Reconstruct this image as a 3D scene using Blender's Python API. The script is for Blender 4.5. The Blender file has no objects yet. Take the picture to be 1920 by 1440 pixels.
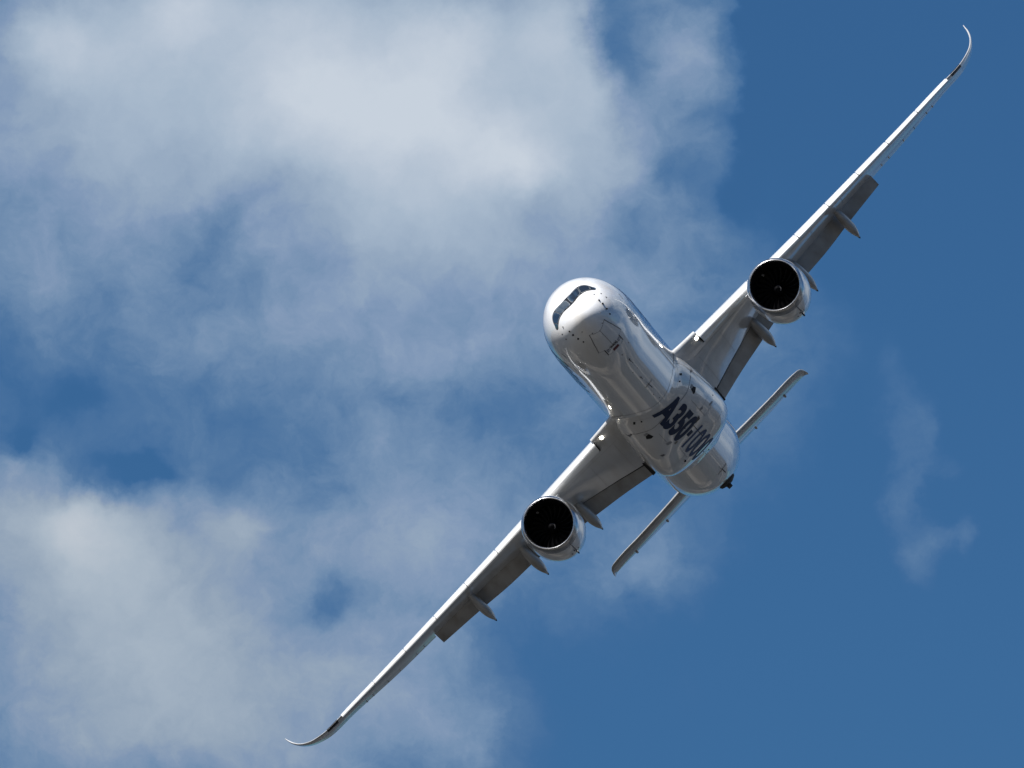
import bpy, bmesh, math, random
import numpy as np
from mathutils import Vector, Matrix
from mathutils.bvhtree import BVHTree

C = bpy.context.scene
COL = C.collection
rad = math.radians
random.seed(4)

# ------------------------------------------------------------------ camera
ELEV = rad(12.0)                      # the photographer looks up at 12 degrees
FOC = 29669.3 / 1920.0                # focal length over image width
cam_d = bpy.data.cameras.new('camera'); cam = bpy.data.objects.new('camera', cam_d)
COL.objects.link(cam); C.camera = cam
cam_d.sensor_width = 36.0; cam_d.lens = 36.0 * FOC
cam_d.clip_start = 1.0; cam_d.clip_end = 200000.0
cam.location = (0, 0, 1.7); cam.rotation_euler = (math.pi/2 + ELEV, 0, 0)
RIGHT = Vector((1, 0, 0)); FWD = Vector((0, math.cos(ELEV), math.sin(ELEV))); UP = Vector((0, -math.sin(ELEV), math.cos(ELEV)))

# ------------------------------------------------------------------ light
def cam_dir(x, y, z):                 # right, down, forward -> world
    return (RIGHT*x - UP*y + FWD*z).normalized()
SUN = cam_dir(-0.44, -0.79, -0.41)
sd = bpy.data.lights.new('sun', 'SUN'); sd.energy = 5.0; sd.angle = rad(0.5); sd.color = (1.0, 0.96, 0.9)
sun = bpy.data.objects.new('sun', sd); COL.objects.link(sun)
sun.rotation_euler = SUN.to_track_quat('Z', 'Y').to_euler()

# ------------------------------------------------------------------ world: sky and clouds, all by direction
W = bpy.data.worlds.new('World'); C.world = W; W.use_nodes = True
nt = W.node_tree; nt.nodes.clear()
def N(t, **k):
    n = nt.nodes.new(t)
    for a, b in k.items(): setattr(n, a, b)
    return n
def L(a, b): nt.links.new(a, b)
def math_(op, a, b=None, c=None, clamp=False):
    n = N('ShaderNodeMath', operation=op, use_clamp=clamp)
    for i, v in enumerate((a, b, c)):
        if v is None: continue
        if isinstance(v, (int, float)): n.inputs[i].default_value = v
        else: L(v, n.inputs[i])
    return n.outputs[0]
def vmath(op, a, b=None):
    n = N('ShaderNodeVectorMath', operation=op)
    for i, v in enumerate((a, b)):
        if v is None: continue
        if isinstance(v, (tuple, list, Vector)): n.inputs[i].default_value = tuple(v)
        else: L(v, n.inputs[i])
    return n.outputs['Value'] if op in ('DOT_PRODUCT', 'LENGTH') else n.outputs['Vector']
def smooth(v, a, b, lo=0.0, hi=1.0):
    n = N('ShaderNodeMapRange', interpolation_type='SMOOTHSTEP')
    L(v, n.inputs['Value'])
    n.inputs['From Min'].default_value = a; n.inputs['From Max'].default_value = b
    n.inputs['To Min'].default_value = lo; n.inputs['To Max'].default_value = hi
    return n.outputs['Result']
def mixc(f, a, b, mode='MIX'):
    n = N('ShaderNodeMix', data_type='RGBA', blend_type=mode)
    for s, v in ((n.inputs[0], f), (n.inputs[6], a), (n.inputs[7], b)):
        if isinstance(v, (int, float)): s.default_value = v
        elif isinstance(v, tuple): s.default_value = (*v, 1)
        else: L(v, s)
    return n.outputs[2]
def noise(vec, scale, detail=6, rough=0.55, dist=0.0, off=(0, 0, 0)):
    v = vmath('ADD', vec, off)
    n = N('ShaderNodeTexNoise', noise_dimensions='3D')
    L(v, n.inputs['Vector']); n.inputs['Scale'].default_value = scale
    n.inputs['Detail'].default_value = detail; n.inputs['Roughness'].default_value = rough
    n.inputs['Distortion'].default_value = dist
    return n
tc = N('ShaderNodeTexCoord'); D = tc.outputs['Generated']
sky = N('ShaderNodeTexSky', sky_type='NISHITA', sun_disc=False)
sky.sun_elevation = math.asin(SUN.z); sky.sun_rotation = math.atan2(SUN.x, SUN.y)
sky.air_density = 1.0; sky.dust_density = 0.3; sky.ozone_density = 3.0; sky.altitude = 300
# patch of the sky the photograph looks at, unit = 1000 photo pixels of arc
df = vmath('DOT_PRODUCT', D, FWD)
dfc = math_('MAXIMUM', df, 0.05)
K = 29.6693
pu = math_('MULTIPLY', math_('DIVIDE', vmath('DOT_PRODUCT', D, RIGHT), dfc), K)
pv = math_('MULTIPLY', math_('DIVIDE', vmath('DOT_PRODUCT', D, UP), dfc), K)
cmb = N('ShaderNodeCombineXYZ'); L(pu, cmb.inputs[0]); L(pv, cmb.inputs[1])
P = cmb.outputs[0]
rP = vmath('LENGTH', P)
near = math_('MULTIPLY', smooth(rP, 1.6, 5.0, 1.0, 0.0), smooth(df, 0.3, 0.8))
wn = noise(P, 1.5, 4, 0.5)
warp = vmath('SCALE', vmath('SUBTRACT', wn.outputs['Color'], (0.5, 0.5, 0.5)))
warp.node.inputs['Scale'].default_value = 0.12
wn2 = noise(P, 7.0, 5, 0.6, 0, (5, 5, 5))
warp2 = vmath('SCALE', vmath('SUBTRACT', wn2.outputs['Color'], (0.5, 0.5, 0.5)))
warp2.node.inputs['Scale'].default_value = 0.13
PW = vmath('ADD', vmath('ADD', P, warp), warp2)
def B(px, py, rx, ry, deg, w): return ((px-960)/1000, (720-py)/1000, rx/1000, ry/1000, rad(deg), w)
blobs = [  # (photo x, photo y, radii, tilt, weight)
    B(250, 60, 560, 260, 0, 0.452), B(800, 150, 420, 280, -12, 0.598), B(1120, 170, 240, 230, 0, 0.152), B(1290, 60, 130, 150, 0, 0.200),
    B(120, 330, 420, 260, 10, 0.292), B(560, 370, 330, 130, -15, 0.198), B(950, 420, 330, 170, -20, 0.187), B(330, 560, 420, 170, 12, 0.224),
    B(800, 600, 300, 180, 0, 0.196), B(1190, 480, 150, 180, -30, 0.202), B(60, 620, 160, 110, 0, -0.157), B(560, 660, 260, 110, 0, 0.233),
    B(1000, 880, 160, 180, 0, 0.187), B(760, 860, 240, 130, 20, 0.161), B(90, 1000, 260, 140, -15, 0.407), B(300, 1010, 260, 120, -10, -0.002),
    B(120, 1280, 400, 260, 0, 0.529), B(480, 1200, 280, 330, 20, 0.304), B(760, 1200, 180, 330, -12, 0.325), B(880, 1390, 90, 110, 0, 0.050),
    B(700, 980, 230, 130, 10, 0.082), B(1230, 1040, 120, 90, 30, 0.308), B(1480, 640, 150, 160, 40, 0.137), B(1380, 800, 140, 160, 0, 0.151),
    B(1370, 330, 60, 200, -15, -0.248), B(60, 770, 130, 45, 5, -0.018), B(280, 880, 150, 45, -5, -0.319), B(330, 740, 230, 60, 5, 0.028),
    B(620, 1110, 55, 42, 20, -0.354), B(430, 420, 140, 60, 30, -0.211), B(740, 730, 200, 45, 0, -0.069), B(1160, 60, 45, 130, 10, -0.293),
    B(1600, 300, 260, 500, 0, -0.060), B(1200, 1330, 260, 180, 0, 0.033), B(940, 1180, 70, 80, 0, -0.042), B(560, 800, 170, 60, 0, 0.009),
    B(140, 960, 130, 70, -10, 0.335), B(640, 1180, 120, 60, 0, 0.006), B(560, 1060, 100, 60, 0, 0.013), B(700, 1060, 100, 70, 0, 0.044),
    B(1200, 140, 80, 60, 0, -0.287), B(1050, 60, 90, 120, 0, 0.307), B(40, 850, 80, 40, 0, 0.362), B(800, 1380, 120, 80, 0, 0.167),
    B(450, 1340, 150, 100, 0, 0.135), B(720, 230, 160, 120, 0, 0.144), B(1040, 620, 140, 120, 0, 0.080), B(250, 620, 180, 90, 0, 0.011),
    B(400, 760, 150, 60, 0, -0.081), B(150, 740, 80, 40, 0, -0.108), B(860, 230, 130, 90, 0, 0.063), B(980, 300, 120, 90, 0, 0.270),
    B(560, 200, 120, 90, 0, 0.118), B(400, 60, 140, 70, 0, 0.018), B(1672, 680, 28, 60, 12, 0.044), B(1705, 790, 42, 85, 8, 0.174),
    B(1705, 920, 32, 75, -5, 0.166), B(1735, 1030, 42, 50, -20, 0.172), B(1785, 875, 42, 22, -10, 0.124), B(1825, 1000, 28, 45, 0, 0.109),
    B(1780, 1010, 60, 22, 0, 0.078), B(1040, 1040, 104, 85, -45, 0.187), B(1273, 308, 61, 50, -8, -0.301), B(1182, 434, 88, 72, 29, -0.193),
    B(38, 830, 48, 39, -24, -0.341), B(113, 76, 104, 85, 13, 0.229), B(423, 974, 75, 61, -40, 0.259), B(1319, 197, 70, 57, -3, -0.208),
    B(930, 782, 104, 85, 34, -0.190), B(756, 1420, 71, 58, -19, -0.206), B(1283, 136, 70, 57, 18, 0.225), B(1354, 171, 50, 40, -35, 0.149),
    B(302, 928, 63, 52, 2, 0.125), B(352, 21, 97, 79, 39, 0.216), B(350, 880, 58, 47, -14, 0.155), B(869, 76, 75, 61, 23, 0.169),
    B(181, 913, 52, 42, -30, 0.186), B(605, 408, 87, 71, 7, -0.104), B(416, 525, 103, 84, 44, -0.111), B(1200, 720, 104, 85, -9, 0.132),
    B(1344, 444, 56, 46, 28, 0.183), B(1334, 297, 82, 67, -25, 0.217), B(1263, 252, 56, 46, 12, -0.097), B(469, 913, 41, 34, -41, 0.074),
    B(726, 1132, 67, 55, -4, -0.084), B(1354, 50, 61, 50, 33, 0.297), B(1384, 30, 94, 77, -20, -0.284), B(880, 1040, 104, 85, 17, 0.146),
    B(80, 560, 104, 85, -36, 0.200), B(1360, 560, 104, 85, 1, 0.106), B(1132, 166, 60, 49, 38, 0.173), B(453, 1291, 104, 85, -15, -0.119),
    B(915, 1314, 54, 44, 22, 0.060), B(1182, 313, 90, 73, -31, 0.175), B(627, 913, 73, 60, 6, -0.080), B(340, 805, 59, 48, 43, 0.104),
    B(1293, 383, 68, 55, -10, 0.087), B(1248, 192, 65, 53, 27, 0.099), B(1001, 403, 71, 58, -26, -0.082), B(852, 701, 104, 85, 11, 0.067),
    B(302, 1291, 104, 85, -42, -0.049),
]
acc = None
PWc = PW
for bi, (bx, by, rx, ry, a, w) in enumerate(blobs):
    if bi and bi % 14 == 0:           # evaluate the clumps in small batches (keeps the shader's memory low)
        k = N('ShaderNodeVectorMath', operation='MULTIPLY_ADD'); L(acc, k.inputs[0]); k.inputs[1].default_value = (1e-7,)*3; L(PW, k.inputs[2]); PWc = k.outputs[0]
    m = N('ShaderNodeMapping', vector_type='TEXTURE')
    m.inputs['Location'].default_value = (bx, by, 0); m.inputs['Rotation'].default_value = (0, 0, a); m.inputs['Scale'].default_value = (rx, ry, 1)
    L(PWc, m.inputs['Vector'])
    r2 = vmath('DOT_PRODUCT', m.outputs[0], m.outputs[0])
    g = math_('POWER', math.exp(-1.0), r2)
    acc = math_('MULTIPLY', g, w) if acc is None else math_('MULTIPLY_ADD', g, w, acc)
f1 = noise(PW, 3.6, 11, 0.58, 0.1, (3.1, 7.7, 1.3)).outputs['Fac']
f2 = noise(P, 1.3, 7, 0.50, 0.1, (9.3, 2.2, 5.0)).outputs['Fac']
fb = math_('ADD', math_('MULTIPLY', math_('SUBTRACT', f1, 0.5), 1.00), math_('MULTIPLY', math_('SUBTRACT', f2, 0.5), 0.25))
dens = math_('ADD', acc, math_('MULTIPLY', fb, math_('ADD', math_('MULTIPLY', smooth(acc, 0.0, 0.30), 0.30), 0.07)))
edge = math_('MULTIPLY', smooth(dens, 0.0, 0.22), smooth(dens, 0.35, 0.80, 1.0, 0.16))
f3 = noise(PW, 10.0, 9, 0.62, 0.25, (2.5, 6.1, 9.9)).outputs['Fac']
dens = math_('ADD', dens, math_('MULTIPLY', math_('MULTIPLY', math_('SUBTRACT', f3, 0.5), 0.52), edge))
far_n = noise(D, 3.0, 8, 0.58, 0.3, (1, 2, 3)).outputs['Fac']
dens_out = smooth(far_n, 0.47, 0.70)
dmix = N('ShaderNodeMix', data_type='FLOAT'); L(near, dmix.inputs[0]); L(dens_out, dmix.inputs[2]); L(dens, dmix.inputs[3])
den = math_('MAXIMUM', dmix.outputs[0], 0.0)
# clear sky: the Nishita colour at the strength allowed, a little deeper
SKYS = 0.10
skyc = mixc(1.0, sky.outputs[0], (0.099, 0.196, 0.287), 'MULTIPLY')
cr = N('ShaderNodeValToRGB'); L(den, cr.inputs[0]); cr.color_ramp.interpolation = 'LINEAR'
ramp = [(0, (0.0219, 0.0737, 0.1742)), (0.2, (0.0504, 0.1061, 0.2004)), (0.4, (0.0951, 0.1524, 0.2409)), (0.5, (0.1238, 0.1767, 0.2659)), (0.6, (0.1595, 0.2116, 0.2857)), (0.75, (0.2144, 0.2659, 0.3313)), (0.9, (0.2757, 0.3169, 0.3731)), (1, (0.3169, 0.3537, 0.4011))]
for i, (p, c) in enumerate(ramp):
    e = cr.color_ramp.elements[i] if i < 2 else cr.color_ramp.elements.new(p)
    e.position = p; e.color = (*c, 1)
cloud_s = mixc(1.0, cr.outputs[0], (1.0, 1.0, 1.0), 'MULTIPLY'); wm = N('ShaderNodeVectorMath', operation='DISTANCE'); L(P, wm.inputs[0]); wm.inputs[1].default_value = (-0.80, -0.55, 0)
cloud_s = mixc(math_('MULTIPLY', smooth(wm.outputs['Value'], 0.25, 0.95, 1.0, 0.0), smooth(den, 0.3, 0.6)), cloud_s, mixc(1.0, cloud_s, (1.03, 0.99, 0.94), 'MULTIPLY')); cs = N('ShaderNodeVectorMath', operation='SCALE'); L(cloud_s, cs.inputs[0]); cs.inputs['Scale'].default_value = 1/SKYS
final = mixc(smooth(den, 0.0, 0.10), skyc, cs.outputs[0])
bg = N('ShaderNodeBackground'); L(final, bg.inputs['Color']); bg.inputs['Strength'].default_value = SKYS
wo = N('ShaderNodeOutputWorld'); L(bg.outputs[0], wo.inputs['Surface'])
W.cycles.sampling_method = 'MANUAL'; W.cycles.sample_map_resolution = 512

C.view_settings.view_transform = 'Standard'; C.view_settings.look = 'None'
C.view_settings.exposure = 0.85; C.view_settings.gamma = 1.0; C.view_settings.use_curve_mapping = False
C.cycles.max_bounces = 8

# ------------------------------------------------------------------ materials
def mat(name, col, rough=0.4, metal=0.0, coat=0.0, coat_rough=0.03, emit=None, estr=0, spec=0.5):
    m = bpy.data.materials.new(name); m.use_nodes = True
    b = m.node_tree.nodes['Principled BSDF']
    b.inputs['Base Color'].default_value = (*col, 1); b.inputs['Roughness'].default_value = rough
    b.inputs['Metallic'].default_value = metal; b.inputs['Coat Weight'].default_value = coat
    b.inputs['Coat Roughness'].default_value = coat_rough; b.inputs['Specular IOR Level'].default_value = spec
    if emit: b.inputs['Emission Color'].default_value = (*emit, 1); b.inputs['Emission Strength'].default_value = estr
    return m
def worn(m, c2, scale, stretch=(1, 1, 1), lo=0.45, hi=0.75, amt=1.0, bump=0.0):
    """mix the base colour towards c2 in grime streaks that belong to the surface"""
    t = m.node_tree; b = t.nodes['Principled BSDF']; c1 = tuple(b.inputs['Base Color'].default_value)
    tc = t.nodes.new('ShaderNodeTexCoord'); mp = t.nodes.new('ShaderNodeMapping'); mp.inputs['Scale'].default_value = stretch
    nz = t.nodes.new('ShaderNodeTexNoise'); nz.inputs['Scale'].default_value = scale; nz.inputs['Detail'].default_value = 7
    r = t.nodes.new('ShaderNodeMapRange'); r.inputs['From Min'].default_value = lo; r.inputs['From Max'].default_value = hi; r.inputs['To Max'].default_value = amt
    mx = t.nodes.new('ShaderNodeMix'); mx.data_type = 'RGBA'; mx.inputs[6].default_value = c1; mx.inputs[7].default_value = (*c2, 1)
    t.links.new(tc.outputs['Object'], mp.inputs[0]); t.links.new(mp.outputs[0], nz.inputs['Vector'])
    t.links.new(nz.outputs['Fac'], r.inputs['Value']); t.links.new(r.outputs[0], mx.inputs[0]); t.links.new(mx.outputs[2], b.inputs['Base Color'])
    if bump:
        bp = t.nodes.new('ShaderNodeBump'); bp.inputs['Strength'].default_value = 0.5; bp.inputs['Distance'].default_value = bump
        n2 = t.nodes.new('ShaderNodeTexNoise'); n2.inputs['Scale'].default_value = 0.55; n2.inputs['Detail'].default_value = 0
        t.links.new(mp.outputs[0], n2.inputs['Vector']); t.links.new(n2.outputs['Fac'], bp.inputs['Height'])
        t.links.new(bp.outputs[0], b.inputs['Normal']); t.links.new(bp.outputs[0], b.inputs['Coat Normal'])
    return m
M = {}
M['white'] = worn(mat('white_paint', (0.67, 0.68, 0.70), 0.35, 0, 1.0, 0.04), (0.55, 0.52, 0.47), 0.9, (0.12, 1, 1), 0.45, 0.8, 0.7, 0.02)
M['fair'] = worn(mat('fairing_paint', (0.58, 0.58, 0.59), 0.35, 0, 1.0, 0.05), (0.45, 0.41, 0.36), 0.8, (0.15, 1, 1), 0.42, 0.75, 0.8, 0.02)
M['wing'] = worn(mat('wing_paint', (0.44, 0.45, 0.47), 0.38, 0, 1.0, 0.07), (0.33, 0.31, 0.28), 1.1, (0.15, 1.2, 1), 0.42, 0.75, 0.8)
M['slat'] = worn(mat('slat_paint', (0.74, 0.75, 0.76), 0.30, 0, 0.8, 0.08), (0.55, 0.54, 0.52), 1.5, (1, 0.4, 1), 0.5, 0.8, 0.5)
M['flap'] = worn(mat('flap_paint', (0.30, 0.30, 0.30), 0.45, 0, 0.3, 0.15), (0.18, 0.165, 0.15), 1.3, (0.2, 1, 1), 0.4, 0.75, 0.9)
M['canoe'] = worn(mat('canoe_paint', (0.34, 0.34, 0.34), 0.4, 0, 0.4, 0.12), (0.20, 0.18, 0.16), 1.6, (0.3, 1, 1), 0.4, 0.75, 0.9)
M['cowl'] = worn(mat('cowl_paint', (0.66, 0.67, 0.68), 0.32, 0, 1.0, 0.05), (0.42, 0.38, 0.33), 1.0, (0.2, 1, 1), 0.45, 0.8, 0.8)
M['lip'] = worn(mat('bare_aluminium', (0.66, 0.66, 0.68), 0.24, 1.0), (0.45, 0.45, 0.46), 3.0, (1, 1, 1), 0.45, 0.7, 0.6)
M['duct'] = mat('inlet_shade_black', (0.004, 0.004, 0.005), 0.6, spec=0.05)  # black base puts the shade inside the inlet into lining and spinner
M['fan'] = mat('fan_shade_black', (0.0025, 0.0025, 0.003), 0.5, 0.0, spec=.03)  # blades coloured near black to stand in for the shade they sit in
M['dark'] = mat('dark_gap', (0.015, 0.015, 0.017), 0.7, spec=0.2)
M['seam'] = mat('panel_sealant', (0.10, 0.10, 0.11), 0.6)
M['seam2'] = mat('panel_sealant_pale', (0.26, 0.26, 0.27), 0.6)
M['navy'] = mat('navy_lettering', (0.001, 0.014, 0.055), 0.5, spec=.2)
M['slate'] = mat('slate_lettering', (0.03, 0.06, 0.15), 0.5, spec=.2)
M['blue'] = mat('blue_livery', (0.012, 0.05, 0.17), 0.4, 0, .5, 0.1)
M['red'] = mat('red_stencil', (0.10, 0.006, 0.012), 0.5)
M['mask'] = mat('cockpit_mask', (0.006, 0.007, 0.010), 0.45, spec=0.3)
M['glass'] = mat('cockpit_glass', (0.06, 0.08, 0.10), 0.05, 0.75, 1.0, 0.01, spec=1.0)
M['frame'] = mat('window_seal', (.22, .24, .26), .4)
M['lamp'] = mat('landing_lamp', (0.9, 0.9, 0.85), 0.2, emit=(1.0, 0.93, 0.78), estr=14)
M['exh'] = mat('exhaust_metal', (0.22, 0.19, 0.16), 0.4, 0.9)
M['rubber'] = mat('tail_bumper_rubber', (0.012, 0.012, 0.012), 0.7)

# ------------------------------------------------------------------ aircraft frame: x aft from the nose, y starboard, z up
Rm = Matrix(((0.1535787070687889, -0.6887524537008858, -0.7085433213686291),
             (0.17268314519131428, 0.7247231898209181, -0.6670508447656963),
             (0.9729306820642026, -0.01990868294997594, 0.2302379904387691)))
Tc = Vector((3.72562752, -5.05243250, 990.308664))
def c2w(v): return RIGHT*v[0] - UP*v[1] + FWD*v[2]
basis = Matrix((c2w(Rm.col[0]), c2w(Rm.col[1]), c2w(Rm.col[2]))).transposed()
root = bpy.data.objects.new('airliner', None); COL.objects.link(root)
root.matrix_world = Matrix.Translation(Vector(cam.location) + c2w(Tc)) @ basis.to_4x4()
root['label'] = 'white twin-engine airliner banking steeply in flight with dark blue A350-1000 lettering on its belly'
root['category'] = 'airliner'

def link(name, me, m, parent, smooth_=True, loc=None):
    o = bpy.data.objects.new(name, me); COL.objects.link(o); o.parent = parent
    if m: me.materials.append(m)
    if smooth_:
        for p in me.polygons: p.use_smooth = True
    if loc: o.location = loc
    return o
def from_pydata(name, V, F): 
    me = bpy.data.meshes.new(name); me.from_pydata([tuple(v) for v in V], [], F); me.update()
    bm = bmesh.new(); bm.from_mesh(me); bmesh.ops.remove_doubles(bm, verts=bm.verts, dist=1e-5)
    bmesh.ops.recalc_face_normals(bm, faces=bm.faces); bm.to_mesh(me); bm.free(); return me
def loft(name, rings, m, parent, closed=True, cap=True, smooth_=True, sharp=None):
    n = len(rings[0]); V = [p for r in rings for p in r]; F = []
    for i in range(len(rings)-1):
        for j in range(n if closed else n-1):
            a, b = i*n+j, i*n+(j+1) % n
            F.append((a, b, b+n, a+n))
    if cap and closed: F.append(tuple(range(n))); F.append(tuple(range((len(rings)-1)*n, len(rings)*n)))
    me = from_pydata(name, V, F)
    o = link(name, me, m, parent, smooth_)
    if sharp:
        me.set_sharp_from_angle(angle=rad(sharp))
    return o
def pchip(xs, ys):
    xs = np.array(xs, float); ys = np.array(ys, float); h = np.diff(xs); d = np.diff(ys)/h
    m = np.zeros(len(xs)); m[0] = d[0]; m[-1] = d[-1]
    for i in range(1, len(xs)-1):
        if d[i-1]*d[i] > 0:
            w1 = 2*h[i]+h[i-1]; w2 = h[i]+2*h[i-1]; m[i] = (w1+w2)/(w1/d[i-1]+w2/d[i])
    def f(x):
        x = min(max(float(x), xs[0]), xs[-1]); i = min(int(np.searchsorted(xs, x, 'right'))-1, len(xs)-2)
        t = (x-xs[i])/h[i]
        return float((2*t**3-3*t**2+1)*ys[i]+(t**3-2*t**2+t)*h[i]*m[i]+(-2*t**3+3*t**2)*ys[i+1]+(t**3-t**2)*h[i]*m[i+1])
    return f
def bvh_of(o):
    bm = bmesh.new(); bm.from_mesh(o.data); t = BVHTree.FromBMesh(bm); bm.free(); return t

# ------------------------------------------------------------------ fuselage
FU = [(0, -.85, -.85, 0.0), (.04, -.66, -1.05, .22), (.15, -.46, -1.27, .46), (.4, -.18, -1.54, .80), (.8, .10, -1.83, 1.14), (1.3, .42, -2.08, 1.46),
      (1.9, .84, -2.31, 1.76), (2.5, 1.26, -2.47, 2.00), (3.2, 1.73, -2.62, 2.22), (4, 2.16, -2.75, 2.43), (5, 2.54, -2.87, 2.63), (6.2, 2.80, -2.95, 2.79),
      (8, 2.99, -3.02, 2.92), (10, 3.04, -3.045, 2.98), (12, 3.045, -3.045, 2.98), (30, 3.045, -3.045, 2.98), (51, 3.045, -3.045, 2.98), (54, 3.045, -2.93, 2.96), (57, 3.03, -2.52, 2.86),
      (60, 2.99, -1.88, 2.64), (63, 2.92, -1.12, 2.30), (66, 2.82, -.35, 1.84), (69, 2.65, .40, 1.28), (71.5, 2.42, .93, .78), (73, 2.22, 1.20, .48), (73.7, 2.08, 1.36, .34)]
q = np.sqrt([r[0] for r in FU])
f_zt, f_zb, f_w = (pchip(q, [r[k] for r in FU]) for k in (1, 2, 3))
def fus_pt(x, th):                    # th from +y (starboard) towards +z
    s = math.sqrt(max(x, 0)); zt, zb, w = f_zt(s), f_zb(s), f_w(s)
    zm = (zt+zb)/2
    return Vector((x, w*math.cos(th), zm + (zt-zm)*math.sin(th)))
xs = [0.0005, .01, .04, .08, .15, .25, .4, .6, .8, 1.05, 1.3, 1.6, 1.9, 2.2, 2.5, 2.8, 3.2, 3.6, 4, 4.5, 5, 5.6, 6.2, 7, 8, 9, 10, 11, 12, 14] + list(np.arange(16, 51, 2.0)) + list(np.arange(51, 73.6, .9)) + [73.7]
NR = 112
fus = loft('fuselage', [[fus_pt(x, 2*math.pi*j/NR) for j in range(NR)] for x in xs], M['white'], root, sharp=60)
fb_ = bvh_of(fus)

# ------------------------------------------------------------------ belly fairing
BF = [(23.4, -2.97, 2.2, 2.0), (24.4, -3.05, 2.42, 2.0), (25.6, -3.12, 2.62, 2.05), (27, -3.28, 2.86, 2.3), (29, -3.48, 3.06, 2.8), (31, -3.61, 3.18, 3.3), (34, -3.70, 3.26, 4.0), (37, -3.70, 3.30, 4.4),
      (39, -3.66, 3.27, 4.3), (40.5, -3.54, 3.18, 3.9), (42, -3.34, 3.02, 3.2), (43.5, -3.12, 2.80, 2.6), (45, -2.95, 2.55, 2.2), (46.5, -2.80, 2.3, 2.0)]
b_z, b_w, b_n = (pchip([r[0] for r in BF], [r[k] for r in BF]) for k in (1, 2, 3))
def bf_pt(x, th):
    zc = -1.25; w, zb, n = b_w(x), b_z(x), b_n(x)
    c, s = math.cos(th), math.sin(th)
    e = 2.0/n
    yy = w*math.copysign(abs(c)**(e if s < 0 else 1), c)
    zz = zc + ((zc-zb)*math.copysign(abs(s)**e, s) if s < 0 else 1.35*s)
    return Vector((x, yy, zz))
bxs = list(np.arange(23.4, 46.5, .4)) + [46.5]
fair = loft('belly_fairing', [[bf_pt(x, 2*math.pi*j/96) for j in range(96)] for x in bxs], M['fair'], root, sharp=50)
bb_ = bvh_of(fair)

# ------------------------------------------------------------------ decals laid on a surface
class Surf:
    def __init__(s, *trees): s.t = trees
    def hit(s, o, d, off):
        best = None
        for t in s.t:
            h = t.ray_cast(Vector(o), Vector(d))
            if h[0] is not None and (best is None or h[3] < best[2]): best = (h[0], h[1], h[3])
        if best is None: return None
        n = best[1] if best[1].dot(Vector(d)) < 0 else -best[1]
        return best[0] + n*off
BEL = Surf(fb_, bb_); FUS = Surf(fb_)
def lay(name, me, m, parent, surf, org, d, off=0.012, maxlen=0.25):
    """me holds 3d points on a plane; cast each along d onto the surface"""
    bm = bmesh.new(); bm.from_mesh(me)
    bmesh.ops.triangulate(bm, faces=bm.faces)
    for _ in range(5):
        es = [e for e in bm.edges if e.calc_length() > maxlen]
        if not es: break
        bmesh.ops.subdivide_edges(bm, edges=es, cuts=1); bmesh.ops.triangulate(bm, faces=bm.faces)
    kill = []
    for v in bm.verts:
        p = surf.hit(v.co, d, off)
        if p is None: kill.append(v)
        else: v.co = p
    if kill: bmesh.ops.delete(bm, geom=kill, context='VERTS')
    bm.to_mesh(me); bm.free(); me.update()
    return link(name, me, m, parent, False)
def poly_mesh(name, pts):
    me = bpy.data.meshes.new(name); me.from_pydata([tuple(p) for p in pts], [], [tuple(range(len(pts)))]); me.update(); return me
def belly_poly(name, xy, m, parent=None, off=0.012):
    return lay(name, poly_mesh(name, [(x, y, -12) for x, y in xy]), m, parent or fair, BEL, None, (0, 0, 1), off)
def strip(name, pts, w, m, parent, surf, d, off=0.012):
    """thin line through 3d points, cast along d"""
    P_ = [Vector(p) for p in pts]; Q = []
    for a, b in zip(P_, P_[1:]):
        k = max(1, int((b-a).length/0.25)); Q += [a.lerp(b, i/k) for i in range(k)]
    Q.append(P_[-1]); dv = Vector(d); V = []; F = []
    for i, p in enumerate(Q):
        t = (Q[min(i+1, len(Q)-1)] - Q[max(i-1, 0)]).normalized(); s = t.cross(dv).normalized()*w/2
        a, b = surf.hit(p-s, dv, off), surf.hit(p+s, dv, off)
        if a is None or b is None: continue
        V += [a, b]
    for i in range(len(V)//2-1): F.append((2*i, 2*i+1, 2*i+3, 2*i+2))
    me = bpy.data.meshes.new(name); me.from_pydata([tuple(v) for v in V], [], F); me.update()
    return link(name, me, m, parent, False)
def text_mesh(s, size, offset=0.0, xscale=1.0, space=1.0):
    cu = bpy.data.curves.new('t', 'FONT'); cu.body = s; cu.size = size; cu.offset = offset; cu.resolution_u = 5; cu.space_character = space
    o = bpy.data.objects.new('t', cu); COL.objects.link(o)
    bpy.context.view_layer.update()
    me = bpy.data.meshes.new_from_object(o.evaluated_get(bpy.context.evaluated_depsgraph_get()))
    bpy.data.objects.remove(o); bpy.data.curves.remove(cu)
    me.materials.clear()
    xs_ = [v.co.x for v in me.vertices]; ys_ = [v.co.y for v in me.vertices]
    for v in me.vertices: v.co = ((v.co.x-min(xs_)), v.co.y-min(ys_), 0)
    return me, max(xs_)-min(xs_), max(ys_)-min(ys_)
def belly_text(s, x0, x1, y0, y1, m, offset, name='lettering', parent=None):
    """x runs aft, letter tops point to port; x0..x1 along, y0 (feet) .. y1 (tops)"""
    me, w, h = text_mesh(s, 1.0, offset)
    for v in me.vertices:
        x = x0 + v.co.x/w*(x1-x0); y = y0 + v.co.y/h*(y1-y0)
        v.co = (x, y, -12)
    return lay(name, me, m, parent or fair, BEL, None, (0, 0, 1), 0.014, 0.3)

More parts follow.
